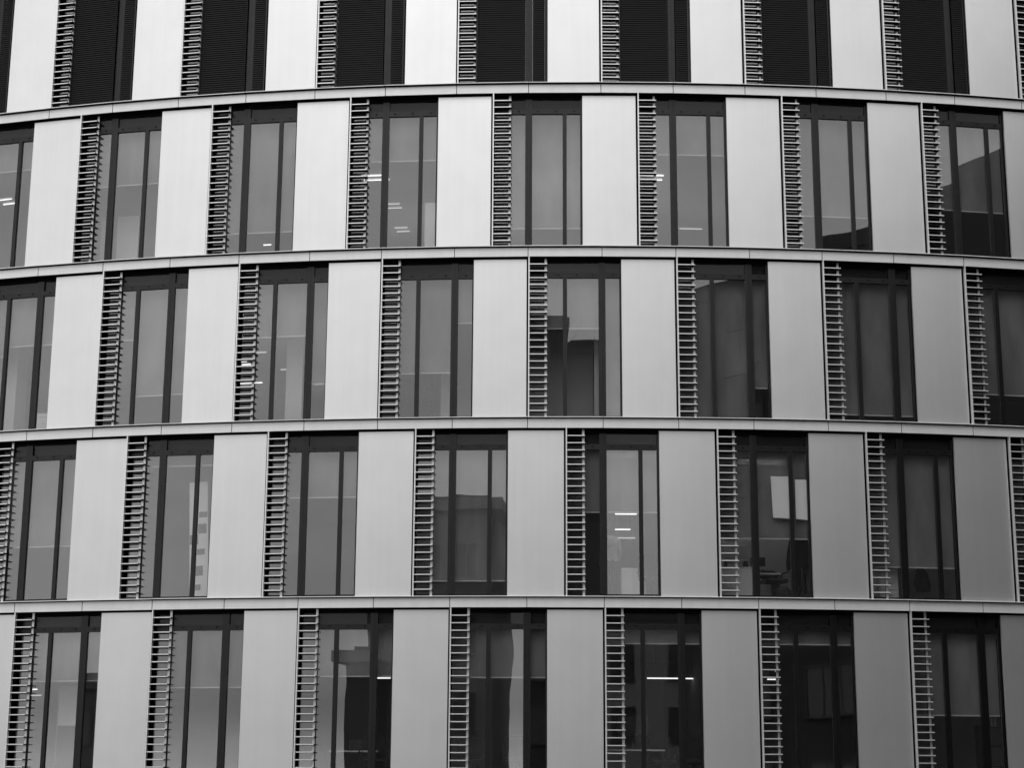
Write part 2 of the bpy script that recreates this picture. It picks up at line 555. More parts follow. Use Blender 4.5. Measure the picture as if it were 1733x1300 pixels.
# slats: the 300 that show largest are parts of their own, the rest one part
def slat_bm(bm, mx=None, l=0.362):
    """white front nose and a blade behind it, coloured dark for the shade underneath"""
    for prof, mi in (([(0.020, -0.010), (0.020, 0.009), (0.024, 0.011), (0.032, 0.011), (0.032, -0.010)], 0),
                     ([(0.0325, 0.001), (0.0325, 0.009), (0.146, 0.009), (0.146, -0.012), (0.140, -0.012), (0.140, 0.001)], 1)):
        a = [bm.verts.new((0, y, z)) for y, z in prof]
        b = [bm.verts.new((l, y, z)) for y, z in prof]
        n = len(prof)
        fs = [bm.faces.new((a[k], a[(k + 1) % n], b[(k + 1) % n], b[k])) for k in range(n)] + [bm.faces.new(a[::-1]), bm.faces.new(b)]
        for f_ in fs:
            f_.material_index = mi
        if mx is not None:
            for v_ in a + b:
                v_.co = mx @ v_.co
def px(P):
    d_ = P - Vector((0, 0, 1.65))
    zc = d_.dot(fw)
    return 866.5 + FPX * d_.dot(r2) / zc, 650 - FPX * d_.dot(u2) / zc, zc
rank = []
for s in SLATS:
    wmx, l = fmat(s[1] + 0.033 / HALF, s[1] + 0.388 / HALF, s[2])
    x0, y0, zc = px(wmx @ Vector((0, 0, 0)))
    x1, y1, _ = px(wmx @ Vector((0.36, 0, 0)))
    vis = x1 > 2 and x0 < 1731 and -2 < y0 < 1302
    rank.append(((abs(x1 - x0) / zc) if vis else 0, s, wmx))
rank.sort(key=lambda q: -q[0])
bm = bmesh.new(); slat_bm(bm)
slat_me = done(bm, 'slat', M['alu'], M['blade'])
for q, s, wmx in rank[:300]:
    link('slat', slat_me, wmx, s[0])
bm = bmesh.new()
for q, s, wmx in rank[300:]:
    slat_bm(bm, wmx)
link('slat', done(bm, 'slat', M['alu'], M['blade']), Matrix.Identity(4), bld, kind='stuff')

# fascia bands: one white piece per half bay with a projecting cap, black soffit behind, cap underside blackened as painted shade
for b in range(1, 7):
    z0 = HZ + ST * (5 - b)
    for i in range(JMIN, JMAX):
        dz = random.Random(b * 77 + i).uniform(-.0015, .0015)
        f = piece('fascia_panel', bld, i, 0.006, HALF - 0.006, 0.0, 0.012, z0 + dz, z0 + 0.190 + dz, M['fascia'], bevel=0.003)
        piece('sill_cap', f, i, 0.003, HALF - 0.003, -0.066, 0.20, z0 + 0.205 + dz, z0 + 0.222 + dz, M['fascia'], bevel=0.003)
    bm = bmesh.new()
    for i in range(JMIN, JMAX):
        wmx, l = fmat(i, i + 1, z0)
        for vv in bm_box(bm, 0, l, 0.014, 0.34, 0.004, 0.1995) + bm_box(bm, 0, l, -0.056, 0.002, 0.2015, 0.2047) + bm_box(bm, 0, l, 0.003, 0.0137, 0.1985, 0.2010) + bm_box(bm, 0, l, 0.003, 0.0135, 0.006, 0.1975):  # thin black sheet below the cap paints the shade of its overhang
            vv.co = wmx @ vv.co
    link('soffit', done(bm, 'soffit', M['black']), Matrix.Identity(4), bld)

# floors, ceilings, rear and end walls
def arc_slab(name, d0, d1, z0, z1, m_, a=JMIN, b=JMAX):
    bm = bmesh.new()
    sec = []
    for i in range(a, b + 1):
        p0 = joint(i); ph = PHI0 + i * DPHI
        n = Vector((-math.sin(ph), math.cos(ph)))
        q0, q1 = p0 + n * d0, p0 + n * d1
        sec.append([bm.verts.new(v) for v in ((q0.x, q0.y, z0), (q1.x, q1.y, z0), (q1.x, q1.y, z1), (q0.x, q0.y, z1))])
    for s0, s1 in zip(sec, sec[1:]):
        for k in range(4):
            bm.faces.new((s0[k], s0[(k + 1) % 4], s1[(k + 1) % 4], s1[k]))
    bm.faces.new(sec[0]); bm.faces.new(sec[-1][::-1])
    return link(name, done(bm, name, m_), Matrix.Identity(4), bld)
for b in range(1, 7):
    z0 = HZ + ST * (5 - b)
    arc_slab('floor_slab', 0.345, 10.4, z0 - 0.20, z0 + 0.19, M['inwall'])
    if b < 6:
        arc_slab('floor_finish', 0.345, 10.3, z0 + 0.192 - ST, z0 + 0.20 - ST, M['carpet'])
        arc_slab('suspended_ceiling', 0.40, 10.2, z0 - 0.35, z0 - 0.32, M['ceil'])
        arc_slab('rear_wall', 10.2, 10.3, z0 + 0.21 - ST, z0 - 0.21, M['inwall'])
arc_slab('roof', 0.3, 14.5, HZ + ST * 4 + 0.23, HZ + ST * 4 + 0.45, M['concrete'])
arc_slab('plinth_wall', 0.05, 10.4, 0.0, HZ - ST - 0.21, M['concrete'])
for r in range(1, 6):
    for j in (-13.9,) + {1: (-5.4, -1.4, 2.6, 6.6), 2: (-6.9, -2.9, 1.1, 5.1), 3: (-6.4, -2.4, 1.6, 5.6), 4: (-5.9, -1.9, 2.1, 6.1), 5: (-5.4, -1.4, 2.6, 6.6)}[r] + (12.8,):
        piece('partition_wall', bld, j, 0.0, 0.10, 0.43, 10.19, zb(r) - ST + 0.205, zb(r) - 0.36, M['inwall'])
for j in (JMIN, JMAX - 0.1):
    piece('end_wall', bld, j, -0.02 if j > 0 else 0.0, 0.14, 0.0, 14.4, 0.0, HZ + ST * 4 + 0.22, M['concrete'])

# ------------------------------------------------------------------ lamps hanging from the ceilings
ROW = {1: 'top row', 2: 'second row', 3: 'middle row', 4: 'fourth row', 5: 'lowest row'}
ORD = ['first', 'second', 'third', 'fourth', 'fifth', 'sixth', 'seventh', 'eighth', 'ninth']
FIRST = {1: -9, 2: -8.5, 3: -8, 4: -7.5, 5: -7}
def seen_idx(P):
    """joint index at which the sight line to a point crosses the glass"""
    a, b = 0.0, 1.0
    for _ in range(40):
        mid = (a + b) / 2
        x, y = P.x * mid, P.y * mid
        if math.hypot(x, D_ + R_ - y) > R_ - 0.2:
            a = mid
        else:
            b = mid
    return (math.atan2(P.x * a, D_ + R_ - P.y * a) - PHI0) / DPHI
def window_no(r, P):
    return max(0, int((seen_idx(P) - FIRST[r]) // 2))
LAMPS = [(2, -9.31, 3.66, 0.36, 0.47, 2), (2, -7.28, 3.87, 0.36, 0.71, 2), (2, -7.33, 5.67, 0.36, 0.2, 2), (2, -9.25, 6.98, 0.36, 0.21, 1), (2, -4.5, 2.41, 0.36, 0.52, 1), (2, -4.74, 4.16, 0.36, 0.48, 1), (2, -5.56, 8.0, 0.54, 0.23, 1), (2, -2.68, 2.21, 0.36, 0.43, 1), (2, -2.65, 3.92, 0.36, 0.66, 2), (2, -2.6, 5.95, 0.36, 0.37, 2), (2, -2.68, 7.78, 0.36, 0.35, 2), (2, -0.05, 2.46, 0.36, 0.45, 1), (2, -0.11, 4.23, 0.36, 0.48, 1), (2, -0.15, 6.97, 0.36, 0.44, 1), (2, 2.0, 4.13, 0.36, 0.61, 2), (2, 3.13, 7.84, 0.36, 0.6, 1), (2, 4.35, 2.22, 0.36, 0.5, 1), (2, 5.22, 6.84, 0.36, 0.41, 1),
 (3, -4.47, 2.54, 0.36, 0.23, 1), (3, -4.83, 4.33, 0.36, 0.52, 1), (3, -5.59, 6.83, 0.36, 0.26, 2), (3, -5.76, 8.0, 0.61, 0.64, 1), (3, -4.95, 5.89, 0.36, 0.29, 1), (3, -4.95, 7.67, 0.36, 0.17, 1), (3, -4.39, 8.0, 0.71, 0.28, 1), (3, -7.56, 5.61, 0.36, 0.29, 1), (3, -0.04, 6.23, 0.36, 0.17, 1), (3, -0.07, 7.59, 0.36, 0.16, 2), (3, 1.5, 7.45, 0.36, 0.2, 1), (3, 1.49, 8.0, 0.8, 0.15, 1), (3, 6.97, 6.67, 0.36, 0.28, 1), (3, 7.03, 8.0, 0.63, 0.32, 1),
 (4, 1.68, 8.0, 0.48, 0.55, 1), (4, 1.59, 8.0, 0.86, 0.51, 1), (4, 1.66, 8.0, 1.07, 0.53, 1),
 (4, 3.3, 1.5, 0.36, 1.1, 2), (4, 1.45, 1.0, 0.36, 1.1, 2),  # unseen lamps added behind the blinds to brighten these two rooms
 (5, -8.69, 5.0, 1.24, 0.14, 1), (5, -8.66, 5.0, 1.38, 0.29, 1), (5, -3.37, 5.0, 0.4, 0.14, 1), (5, -3.17, 5.0, 0.64, 0.12, 1), (5, -2.42, 5.0, 0.41, 0.15, 1), (5, -2.47, 5.0, 1.05, 0.32, 1), (5, -0.59, 5.0, 0.41, 0.15, 1), (5, -0.56, 5.0, 0.65, 0.15, 1), (5, -0.93, 5.0, 0.86, 0.13, 1), (5, 2.3, 5.0, 1.04, 1.16, 1), (5, 3.94, 5.0, 0.85, 0.07, 1), (5, 3.89, 5.0, 1.04, 0.28, 1)]
BRIGHT = {0, 1, 6, 8, 14, 20, 21, 28, 32, 33, 37, 42, 46, 47, 48}
lamp_rows = []
for q in LAMPS:
    P = place(q[1], q[2], zb(q[0]) - q[3]).translation
    lamp_rows.append((q[0], window_no(q[0], P), px(P)[1], q))
for r, wn_, yy_, q in lamp_rows:
    _, idx, dep, below, ln, n = q
    z = zb(r) - below
    base = place(idx, dep, z)
    same = sorted(e[2] for e in lamp_rows if e[0] == r and e[1] == wn_)
    k = same.index(yy_)
    pos = '' if len(same) == 1 else (', ' + ('topmost' if k == 0 else 'lowest' if k == len(same) - 1 else ORD[k] + ' from top'))
    t = link('ceiling_lamp', None, base,
             label=('double' if n == 2 else 'slim') + ' glowing lamp%s, behind the %s window of the %s' % (pos, ORD[wn_], ROW[r]),
             category='lamp', group='strip lamps glowing inside the offices')
    bm = bmesh.new()
    zc = zb(r) - 0.352 - z
    if zc > 0.06:
        for s in (-.35, .35):
            bm_tube(bm, [(s * ln, 0, 0.03), (s * ln, 0, zc)], 0.006, 5)
        h0 = 0.03
    else:
        h0 = max(zc, 0.012)
    wd = 0.09 if n == 1 else 0.42
    bm_box(bm, -ln / 2, ln / 2, -wd / 2, wd / 2, h0 - 0.012, h0)
    link('housing', done(bm, 'housing', M['white']), base, t)
    for k in range(n):
        bm = bmesh.new()
        yy = 0 if n == 1 else (-.15, .15)[k]
        bm_tube(bm, [(-ln / 2 + .01, yy, h0 - 0.035), (ln / 2 - .01, yy, h0 - 0.035)], 0.013, 8)
        link('tube', done(bm, 'tube', M['strong' if LAMPS.index(q) in (35, 36) else 'tube' if LAMPS.index(q) in BRIGHT else 'dim']), base, t)

# ------------------------------------------------------------------ things in the rooms
def flr(r):
    return zb(r) - ST + 0.201
def thing(name, label, cat, mx, group=None):
    o = link(name, None, mx, label=label, category=cat)
    if group:
        o['group'] = group
    return o
def boxpart(name, par, mx, boxes, m_, bevel=0.004):
    bm = bmesh.new()
    for b in boxes:
        bm_box(bm, *b)
    return link(name, done(bm, name, m_, bevel=bevel), mx, par)

def office_chair(r, idx, d, rz, label, hgt=0.98):
    mx = place(idx, d, flr(r)) @ Matrix.Rotation(rz, 4, 'Z')
    t = thing('office_chair', label, 'chair', mx, 'dark office chairs by the windows')
    bm = bmesh.new()
    for k in range(5):
        a = k * 1.2566
        bm_tube(bm, [(0, 0, .11), (.28 * math.cos(a), .28 * math.sin(a), .06)], [.025, .016], 6)
        bm_lathe(bm, [(.022, 0), (.028, .02), (.022, .05)], 8, (.28 * math.cos(a), .28 * math.sin(a), 0))
    bm_tube(bm, [(0, 0, .09), (0, 0, .42)], .028, 8)
    link('base', done(bm, 'base', M['darkp']), mx, t)
    bm = bmesh.new(); bm_box(bm, -.24, .24, -.24, .22, .42, .50)
    link('seat', done(bm, 'seat', M['dark'], bevel=.03), mx, t)
    bm = bmesh.new()
    n = 7
    rows_ = []
    for k in range(n):
        f_ = k / (n - 1)
        z = .54 + (hgt - .54) * f_
        wd = .20 + .035 * math.sin(f_ * 2.6)
        if k == n - 1: wd -= .04
        y = .23 + .05 * f_ - .04 * math.sin(f_ * 3.14)
        rows_.append([bm.verts.new(v) for v in ((-wd, y, z), (0, y + .03, z), (wd, y, z), (wd, y + .05, z), (0, y + .08, z), (-wd, y + .05, z))])
    for a, b in zip(rows_, rows_[1:]):
        for k in range(6):
            bm.faces.new((a[k], a[(k + 1) % 6], b[(k + 1) % 6], b[k]))
    bm.faces.new(rows_[0]); bm.faces.new(rows_[-1][::-1])
    link('backrest', done(bm, 'backrest', M['dark'], smooth=False), mx, t)
    for s in (-1, 1):
        bm = bmesh.new()
        bm_tube(bm, [(s * .25, .12, .46), (s * .29, .12, .64), (s * .29, -.14, .66)], .018, 6)
        link('armrest', done(bm, 'armrest', M['darkp']), mx, t)
    return t

def monitor_desk(r, idx, d, label, wd=0.52, top=1.2, desk=0.72, dw=1.2):
    mx = place(idx, d, flr(r))
    t = thing('desk', label.replace('SCREEN', 'desk'), 'desk', mx)
    boxpart('desktop', t, mx, [(-dw / 2, dw / 2, -.35, .35, desk - .03, desk)], M['white'])
    for s in (-1, 1):
        boxpart('leg', t, mx, [(s * (dw / 2 - .05) - .025, s * (dw / 2 - .05) + .025, -.32, .32, 0, desk - .03)], M['darkp'])
    mm = place(idx, d, flr(r) + desk)
    k = thing('computer_monitor', label.replace('SCREEN', 'dark computer monitor on the desk'), 'monitor', mm)
    boxpart('screen', k, mm, [(-wd / 2, wd / 2, -.02, .02, top - desk - wd * .62, top - desk)], M['darkp'])
    boxpart('stand', k, mm, [(-.03, .03, .021, .05, 0, top - desk - .1), (-.12, .12, -.02, .14, 0, .012)], M['darkp'], bevel=0)

# white sheets hanging on the blind
for idx0, idx1, zt_, zb_, lab in ((3.235, 3.475, .91, 1.75, 'larger white paper sheet hanging behind the glass beside the thin mullion'),
                                 (3.56, 3.725, .97, 1.77, 'narrower white paper sheet hanging right of the thin mullion')):
    a, l, th = frame2(idx0, idx1)
    mx, l = fmat(idx0, idx1, zb(4) - zb_)
    bm = bmesh.new()
    n = 6
    h = zb_ - zt_
    g0 = [[bm.verts.new((l * i / n + (0.03 * (1 - k / n) if lab[0] == 'l' else 0), .222 + .0012 * math.sin(i * 1.1 + k * .8), h * k / n - (0.02 * i / n if k == 0 else 0))) for i in range(n + 1)] for k in range(n + 1)]
    for k in range(n):
        for i in range(n):
            bm.faces.new((g0[k][i], g0[k][i + 1], g0[k + 1][i + 1], g0[k + 1][i]))
    me = done(bm, 'paper_sheet', M['paper'])
    o = link('paper_sheet', me, mx, label=lab, category='paper')
    md = o.modifiers.new('thickness', 'SOLIDIFY'); md.thickness = 0.002

piece('partition_wall', bld, 2.5, 0.0, 1.95, 2.3, 2.4, flr(4) + .004, zb(4) - .36, M['inwall'])
piece('partition_wall', bld, 0.0, 0.0, 1.36, 1.5, 1.6, flr(3) + .004, zb(3) - .36, M['inwall'])
# coat on a coat stand
mx = place(3.77, 1.2, flr(4))
t = thing('coat_stand', 'dark coat stand under the hanging coat', 'coat stand', mx)
bm = bmesh.new()
bm_tube(bm, [(0, 0, .0), (0, 0, 1.62)], .02, 8)
link('pole', done(bm, 'pole', M['darkp']), mx, t)
for k in range(4):
    a = k * 1.57 + .4
    bm = bmesh.new()
    bm_tube(bm, [(0, 0, .42), (.14 * math.cos(a), .14 * math.sin(a), .25), (.25 * math.cos(a), .25 * math.sin(a), .02)], .016, 6)
    link('foot', done(bm, 'foot', M['darkp']), mx, t)
    bm = bmesh.new()
    bm_tube(bm, [(0, 0, 1.5), (.1 * math.cos(a), .1 * math.sin(a), 1.5), (.15 * math.cos(a), .15 * math.sin(a), 1.6)], .012, 6)
    link('hook', done(bm, 'hook', M['darkp']), mx, t)
def lump(name, prof, mx, m_, par=None, sq=0.6, n=14, seed=0, amp=.02, **kw):
    """vertical soft body from (z, halfwidth, xshift) rings"""
    rg = random.Random(seed)
    bm = bmesh.new()
    rings = []
    for z, wd, xs in prof:
        rings.append([bm.verts.new((xs + (wd + rg.uniform(-amp, amp)) * math.cos(6.28319 * k / n), (wd * sq + rg.uniform(-amp, amp) * .6) * math.sin(6.28319 * k / n), z)) for k in range(n)])
    for a, b in zip(rings, rings[1:]):
        for k in range(n):
            bm.faces.new((a[k], a[(k + 1) % n], b[(k + 1) % n], b[k]))
    bm.faces.new(rings[0][::-1]); bm.faces.new(rings[-1])
    return link(name, done(bm, name, m_, smooth=True), mx, par, **kw)
cm = place(3.77, 1.17, flr(4))
ct = lump('coat', [(.80, .26, .03), (.95, .27, .02), (1.15, .25, .01), (1.35, .24, 0), (1.48, .19, 0), (1.55, .07, 0)], cm, M['dark'], seed=3,
          label='black coat hanging on the stand in the window with two white paper sheets', category='coat')
lump('sleeve', [(.72, .05, -.27), (.85, .055, -.27), (1.1, .06, -.24), (1.35, .07, -.18), (1.45, .04, -.14)], cm, M['dark'], ct, 1.0, 8, 4, .008)
lump('sleeve', [(.78, .05, .29), (.95, .055, .27), (1.15, .06, .24), (1.35, .07, .18), (1.45, .04, .14)], cm, M['dark'], ct, 1.0, 8, 5, .008)

# low white cabinet with plant and bottle, row 4
mx = place(2.86, .95, flr(4))
t = thing('cabinet', 'low white cabinet under the potted plant behind the glass', 'cabinet', mx)
boxpart('carcass', t, mx, [(-.45, .25, -.2, .2, .04, .69)], M['white'])
boxpart('top_board', t, mx, [(-.46, .26, -.21, .21, .69, .715)], M['white'])
for s in (-.445, -.09):
    boxpart('door', t, mx, [(s, s + .33, -.215, -.2, .06, .68)], M['white'])
mp_ = place(2.95, .93, flr(4) + .716)
t = thing('potted_plant', 'small dark leafy plant in a pot on the white cabinet', 'plant', mp_)
bm = bmesh.new(); bm_lathe(bm, [(.045, 0), (.06, .08), (.055, .085)], 12)
link('pot', done(bm, 'pot', M['darkp']), mp_, t)
rg = random.Random(5)
for k in range(16):
    a = rg.uniform(0, 6.28); ln = rg.uniform(.1, .2); el = rg.uniform(.5, 1.4)
    d0 = Vector((math.cos(a) * math.cos(el), math.sin(a) * math.cos(el), math.sin(el)))
    sd_ = Vector((-math.sin(a), math.cos(a), 0))
    bm = bmesh.new()
    p = [Vector((0, 0, .07)) + d0 * ln * f_ + Vector((0, 0, -.09 * f_ * f_)) for f_ in (0, .35, .7, 1)]
    wv = (.006, .028, .024, .002)
    ra = [(bm.verts.new(q - sd_ * w_), bm.verts.new(q + Vector((0, 0, .008))), bm.verts.new(q + sd_ * w_)) for q, w_ in zip(p, wv)]
    for x, y in zip(ra, ra[1:]):
        bm.faces.new((x[0], x[1], y[1], y[0])); bm.faces.new((x[1], x[2], y[2], y[1]))
    link('leaf', done(bm, 'leaf', M['leaf']), mp_, t)
mb = place(2.685, .95, flr(4) + .716)
bm = bmesh.new(); bm_lathe(bm, [(.03, 0), (.034, .01), (.034, .1), (.012, .15), (.012, .19)], 12)
link('bottle', done(bm, 'bottle', M['darkp'], smooth=True), mb, label='small dark bottle on the cabinet behind the louvre slats', category='bottle')
monitor_desk(4, 3.18, 1.25, 'SCREEN below the two white paper sheets', .3, .98, .62, .8)
office_chair(4, 3.34, 1.0, .3, 'dark chair left of the coat stand behind the glass', .72)
lump('bag', [(0, .16, 0), (.12, .19, 0), (.26, .15, .01), (.34, .05, .02)], place(3.44, .75, flr(4)), M['dark'], seed=8,
     label='dark bag on the floor below the white paper sheets', category='bag')

# row 4, window with the three lamps: person, chair, side panel
office_chair(4, 1.70, 1.0, 2.6, 'tall dark office chair right of the standing person', .93)
mx = place(1.42, 1.3, flr(4))
t = thing('low_cupboard', 'pale low cupboard between the standing person and the office chair', 'cupboard', mx)
boxpart('carcass', t, mx, [(-.22, .28, -.2, .2, .03, .72)], M['white'])
for s in (-.21, .035):
    boxpart('door', t, mx, [(s, s + .235, -.216, -.201, .05, .70)], M['white'])

def person(r, idx, d, rz, h=1.72):
    mx = place(idx, d, flr(r)) @ Matrix.Rotation(rz, 4, 'Z')
    s = h / 1.72
    V = [(0, 0, .95), (0, .01, 1.12), (0, .02, 1.30), (0, .0, 1.42), (0, -.01, 1.50), (0, -.03, 1.60), (0, -.03, 1.70),
         (-.17, 0, 1.39), (-.22, .02, 1.12), (-.20, -.10, .90), (-.19, -.15, .82),
         (.17, 0, 1.39), (.22, .02, 1.12), (.20, -.10, .90), (.19, -.15, .82),
         (-.09, 0, .90), (-.10, -.01, .50), (-.10, .02, .09), (-.11, -.13, .04),
         (.09, 0, .90), (.10, -.01, .50), (.10, .02, .09), (.11, -.13, .04)]
    E_ = [(0, 1), (1, 2), (2, 3), (3, 4), (4, 5), (5, 6), (3, 7), (7, 8), (8, 9), (9, 10), (3, 11), (11, 12), (12, 13), (13, 14),
          (0, 15), (15, 16), (16, 17), (17, 18), (0, 19), (19, 20), (20, 21), (21, 22)]
    Rd = [(.15, .11), (.14, .105), (.16, .115), (.10, .08), (.055, .055), (.075, .095), (.065, .085),
          (.065, .065), (.048, .048), (.036, .036), (.035, .022), (.065, .065), (.048, .048), (.036, .036), (.035, .022),
          (.09, .095), (.062, .065), (.042, .048), (.035, .03), (.09, .095), (.062, .065), (.042, .048), (.035, .03)]
    me = bpy.data.meshes.new('person')
    me.from_pydata([Vector(v) * s for v in V], E_, [])
    for q in ('shirt', 'skin', 'trouser'):
        me.materials.append(M[q])
    o = link('person', me, mx, label='person in a light shirt standing with back to the window in a lit room', category='person')
    sk = o.modifiers.new('skin', 'SKIN')
    for k, rr in enumerate(Rd):
        me.skin_vertices[0].data[k].radius = (rr[0] * s, rr[1] * s)
        me.skin_vertices[0].data[k].use_root = (k == 0)
    ss = o.modifiers.new('subsurf', 'SUBSURF'); ss.levels = 2; ss.render_levels = 2
    dg = bpy.context.evaluated_depsgraph_get()
    me2 = bpy.data.meshes.new_from_object(o.evaluated_get(dg))
    o.modifiers.clear()
    o.data = me2
    if len(me2.materials) < 3:
        me2.materials.clear()
        for q in ('shirt', 'skin', 'trouser'):
            me2.materials.append(M[q])
    for p in me2.polygons:
        c = p.center
        p.use_smooth = True
        z = c.z / s
        arm = abs(c.x) > .155 * s and z < .93
        p.material_index = 1 if (z > 1.47 or (arm and z < .88 and abs(c.x) > .17 * s and z > .74)) else (2 if z < .95 and not arm else 0)
    lump('hair', [(1.55 * s, .078 * s, 0), (1.63 * s, .088 * s, 0), (1.72 * s, .08 * s, 0), (1.77 * s, .05 * s, 0), (1.785 * s, .015 * s, 0)],
         mx @ Matrix.Translation((0, 0.005, 0)), M['hair'], o, 1.12, 14, 2, .004)
    return o
person(4, 1.16, 1.7, math.pi + .4, 1.70)

# row 5: desks, monitors and chairs
monitor_desk(5, -2.38, 1.5, 'SCREEN low in the third lowest window', .30, .88, .66, 1.0)
office_chair(5, -2.11, 1.2, .2, 'dark office chair beside the monitor in the third window of the lowest row', .98)
monitor_desk(5, 1.42, 1.3, 'SCREEN low in the fifth lowest window', .62, 1.36, .70, 1.2)
office_chair(5, 1.80, 1.2, .1, 'wide office chair between the mullions of the fifth window in the lowest row', .98)
office_chair(5, 2.25, 1.3, -.3, 'office chair by the right jamb of the fifth window in the lowest row', .97)
office_chair(5, -.17, 1.3, .2, 'office chair by the wide mullion of the fourth window in the lowest row', .98)
office_chair(5, -.75, 1.3, .4, 'office chair partly behind the louvre of the fourth window in the lowest row', .94)
# free-standing boards and columns
def board(r, idx, w_, d, zt_, zb_, label, name='whiteboard', cat='board', th_=.03, feet=True):
    mx = place(idx, d, flr(r))
    h0, h1 = 3.4 - zb_, 3.4 - zt_
    h0 = max(h0, .02)
    t = thing(name, label, cat, mx)
    boxpart('panel', t, mx, [(-w_ / 2, w_ / 2, -th_ / 2, th_ / 2, h0, h1)], M['white'])
    boxpart('edge_frame', t, mx, [(-w_ / 2 - .015, -w_ / 2 - .001, -th_ / 2 - .006, th_ / 2 + .006, 0.0, h1), (w_ / 2 + .001, w_ / 2 + .015, -th_ / 2 - .006, th_ / 2 + .006, 0.0, h1)], M['steel'], bevel=0)
    return t
board(2, -6.05, .50, 1.2, 1.97, 3.3, 'wide white board standing low in the second window of the second row')
board(2, -6.43, .15, 1.2, 1.96, 3.3, 'narrow white board left of the wide mullion in the second row from the top')
board(2, -1.40, .24, .8, 2.13, 3.38, 'white board standing at the right jamb in the second row from the top')
board(5, -6.46, .42, 1.0, 1.44, 2.25, 'pale board hanging at mid height in the first window of the lowest row')
def column(r, idx, w_, d, label, h=3.03):
    mx = place(idx, d, flr(r))
    bm = bmesh.new(); bm_box(bm, -w_ / 2, w_ / 2, -w_ / 2, w_ / 2, 0, h)
    link('column', done(bm, 'column', M['inwall'], bevel=.01), mx, label=label, category='column')
column(3, -3.31, .36, 1.0, 'pale square column in the third window of the middle row')
column(3, -1.18, .2, 1.1, 'slim pale column by the wide mullion in the fourth window of the middle row')
column(3, -7.67, .46, .95, 'wide pale column in the first window of the middle row')
column(3, .93, .10, .85, 'very thin pale column below the one-third blind in the middle row')
# display board with dark prints, row 4
mx = place(-4.50, .62, flr(4)) @ Matrix.Rotation(-.05, 4, 'Y')
t = thing('display_board', 'tall white display board with dark pictures in the second window, fourth row', 'board', mx)
boxpart('panel', t, mx, [(-.2, .2, -.015, .015, .05, 2.5)], M['white'])
for k, (z, x) in enumerate(((.25, -.05), (.55, .0), (.98, .04), (1.42, .08), (1.75, .1), (1.2, -.1))):
    boxpart('picture', t, mx, [(x - .09, x + .09, -.018, -.0155, z, z + (.2 if k % 2 else .12))], M['darkp'], bevel=0)
# pennant, box, cabinet, cups
mx = place(-1.42, 1.0, flr(3))
t = thing('pennant_stand', 'dark tilted pennant on a short stand low in the fourth window of the middle row', 'pennant', mx)
bm = bmesh.new()
bm_tube(bm, [(.10, 0, 0), (.10, 0, 1.05)], .008, 6)
bm_box(bm, .02, .18, -.08, .08, 0, .02)
link('stand', done(bm, 'stand', M['darkp']), mx, t)
bm = bmesh.new()
vs = [bm.verts.new(v) for v in ((.095, 0, 1.02), (-.02, .01, .90), (-.10, .0, .74), (-.16, .01, .66), (-.10, 0, .56), (.02, .01, .54), (.095, 0, .52))]
bm.faces.new(vs)
ret = bmesh.ops.extrude_face_region(bm, geom=bm.faces[:])
bmesh.ops.translate(bm, verts=[e for e in ret['geom'] if isinstance(e, bmesh.types.BMVert)], vec=(0, .006, 0))
link('cloth', done(bm, 'cloth', M['dark']), mx, t)
mx = place(-7.03, .7, flr(3))
t = thing('storage_box', 'pale storage box low behind the right pane of the first window in the middle row', 'box', mx)
boxpart('body', t, mx, [(-.14, .14, -.12, .12, 0, .42)], M['white'])
boxpart('lid', t, mx, [(-.15, .15, -.13, .13, .421, .50)], M['white'])
mx = place(4.86, .8, flr(4))
t = thing('filing_cabinet', 'grey filing cabinet behind the louvre near the right edge in the fourth row', 'cabinet', mx)
boxpart('carcass', t, mx, [(-.2, .2, -.2, .2, .02, .74)], M['white'])
for k in range(3):
    dr = boxpart('drawer', t, mx, [(-.185, .185, -.216, -.201, .05 + k * .23, .26 + k * .23)], M['white'])
    boxpart('handle', dr, mx, [(-.06, .06, -.232, -.217, .17 + k * .23, .185 + k * .23)], M['steel'], bevel=0)
mx = place(5.38, .8, flr(4))
lump('jacket', [(.28, .16, .02), (.45, .17, .0), (.62, .15, 0), (.76, .07, 0)], mx, M['dark'], seed=12, label='dark jacket on a chair back below the blind, rightmost in the fourth row', category='jacket')
mx = place(6.27, .75, flr(5))
t = thing('shelf_unit', 'narrow dark shelf unit carrying two pale vases in the lowest row', 'shelf', mx)
for z in (.02, .4, .8, 1.17):
    boxpart('shelf', t, mx, [(-.3, .24, -.13, .15, z, z + .02)], M['darkp'], bevel=0)
for s in (-.321, .241):
    boxpart('side_panel', t, mx, [(s, s + .02, -.13, .15, 0, 1.22)], M['darkp'], bevel=0)
for k, (x, h, lab) in enumerate(((-.035, .18, 'left of two pale vases on the shelf below the blind'), (.045, .21, 'right taller of two pale vases on the shelf below the blind'))):
    bm = bmesh.new(); bm_lathe(bm, [(.022, 0), (.03, .05), (.022, h * .7), (.028, h)], 12)
    link('vase', done(bm, 'vase', M['white'], smooth=True), place(6.27, .72, flr(5) + 1.191) @ Matrix.Translation((x, 0, 0)), label=lab, category='vase', group='pale vases on the shelf')

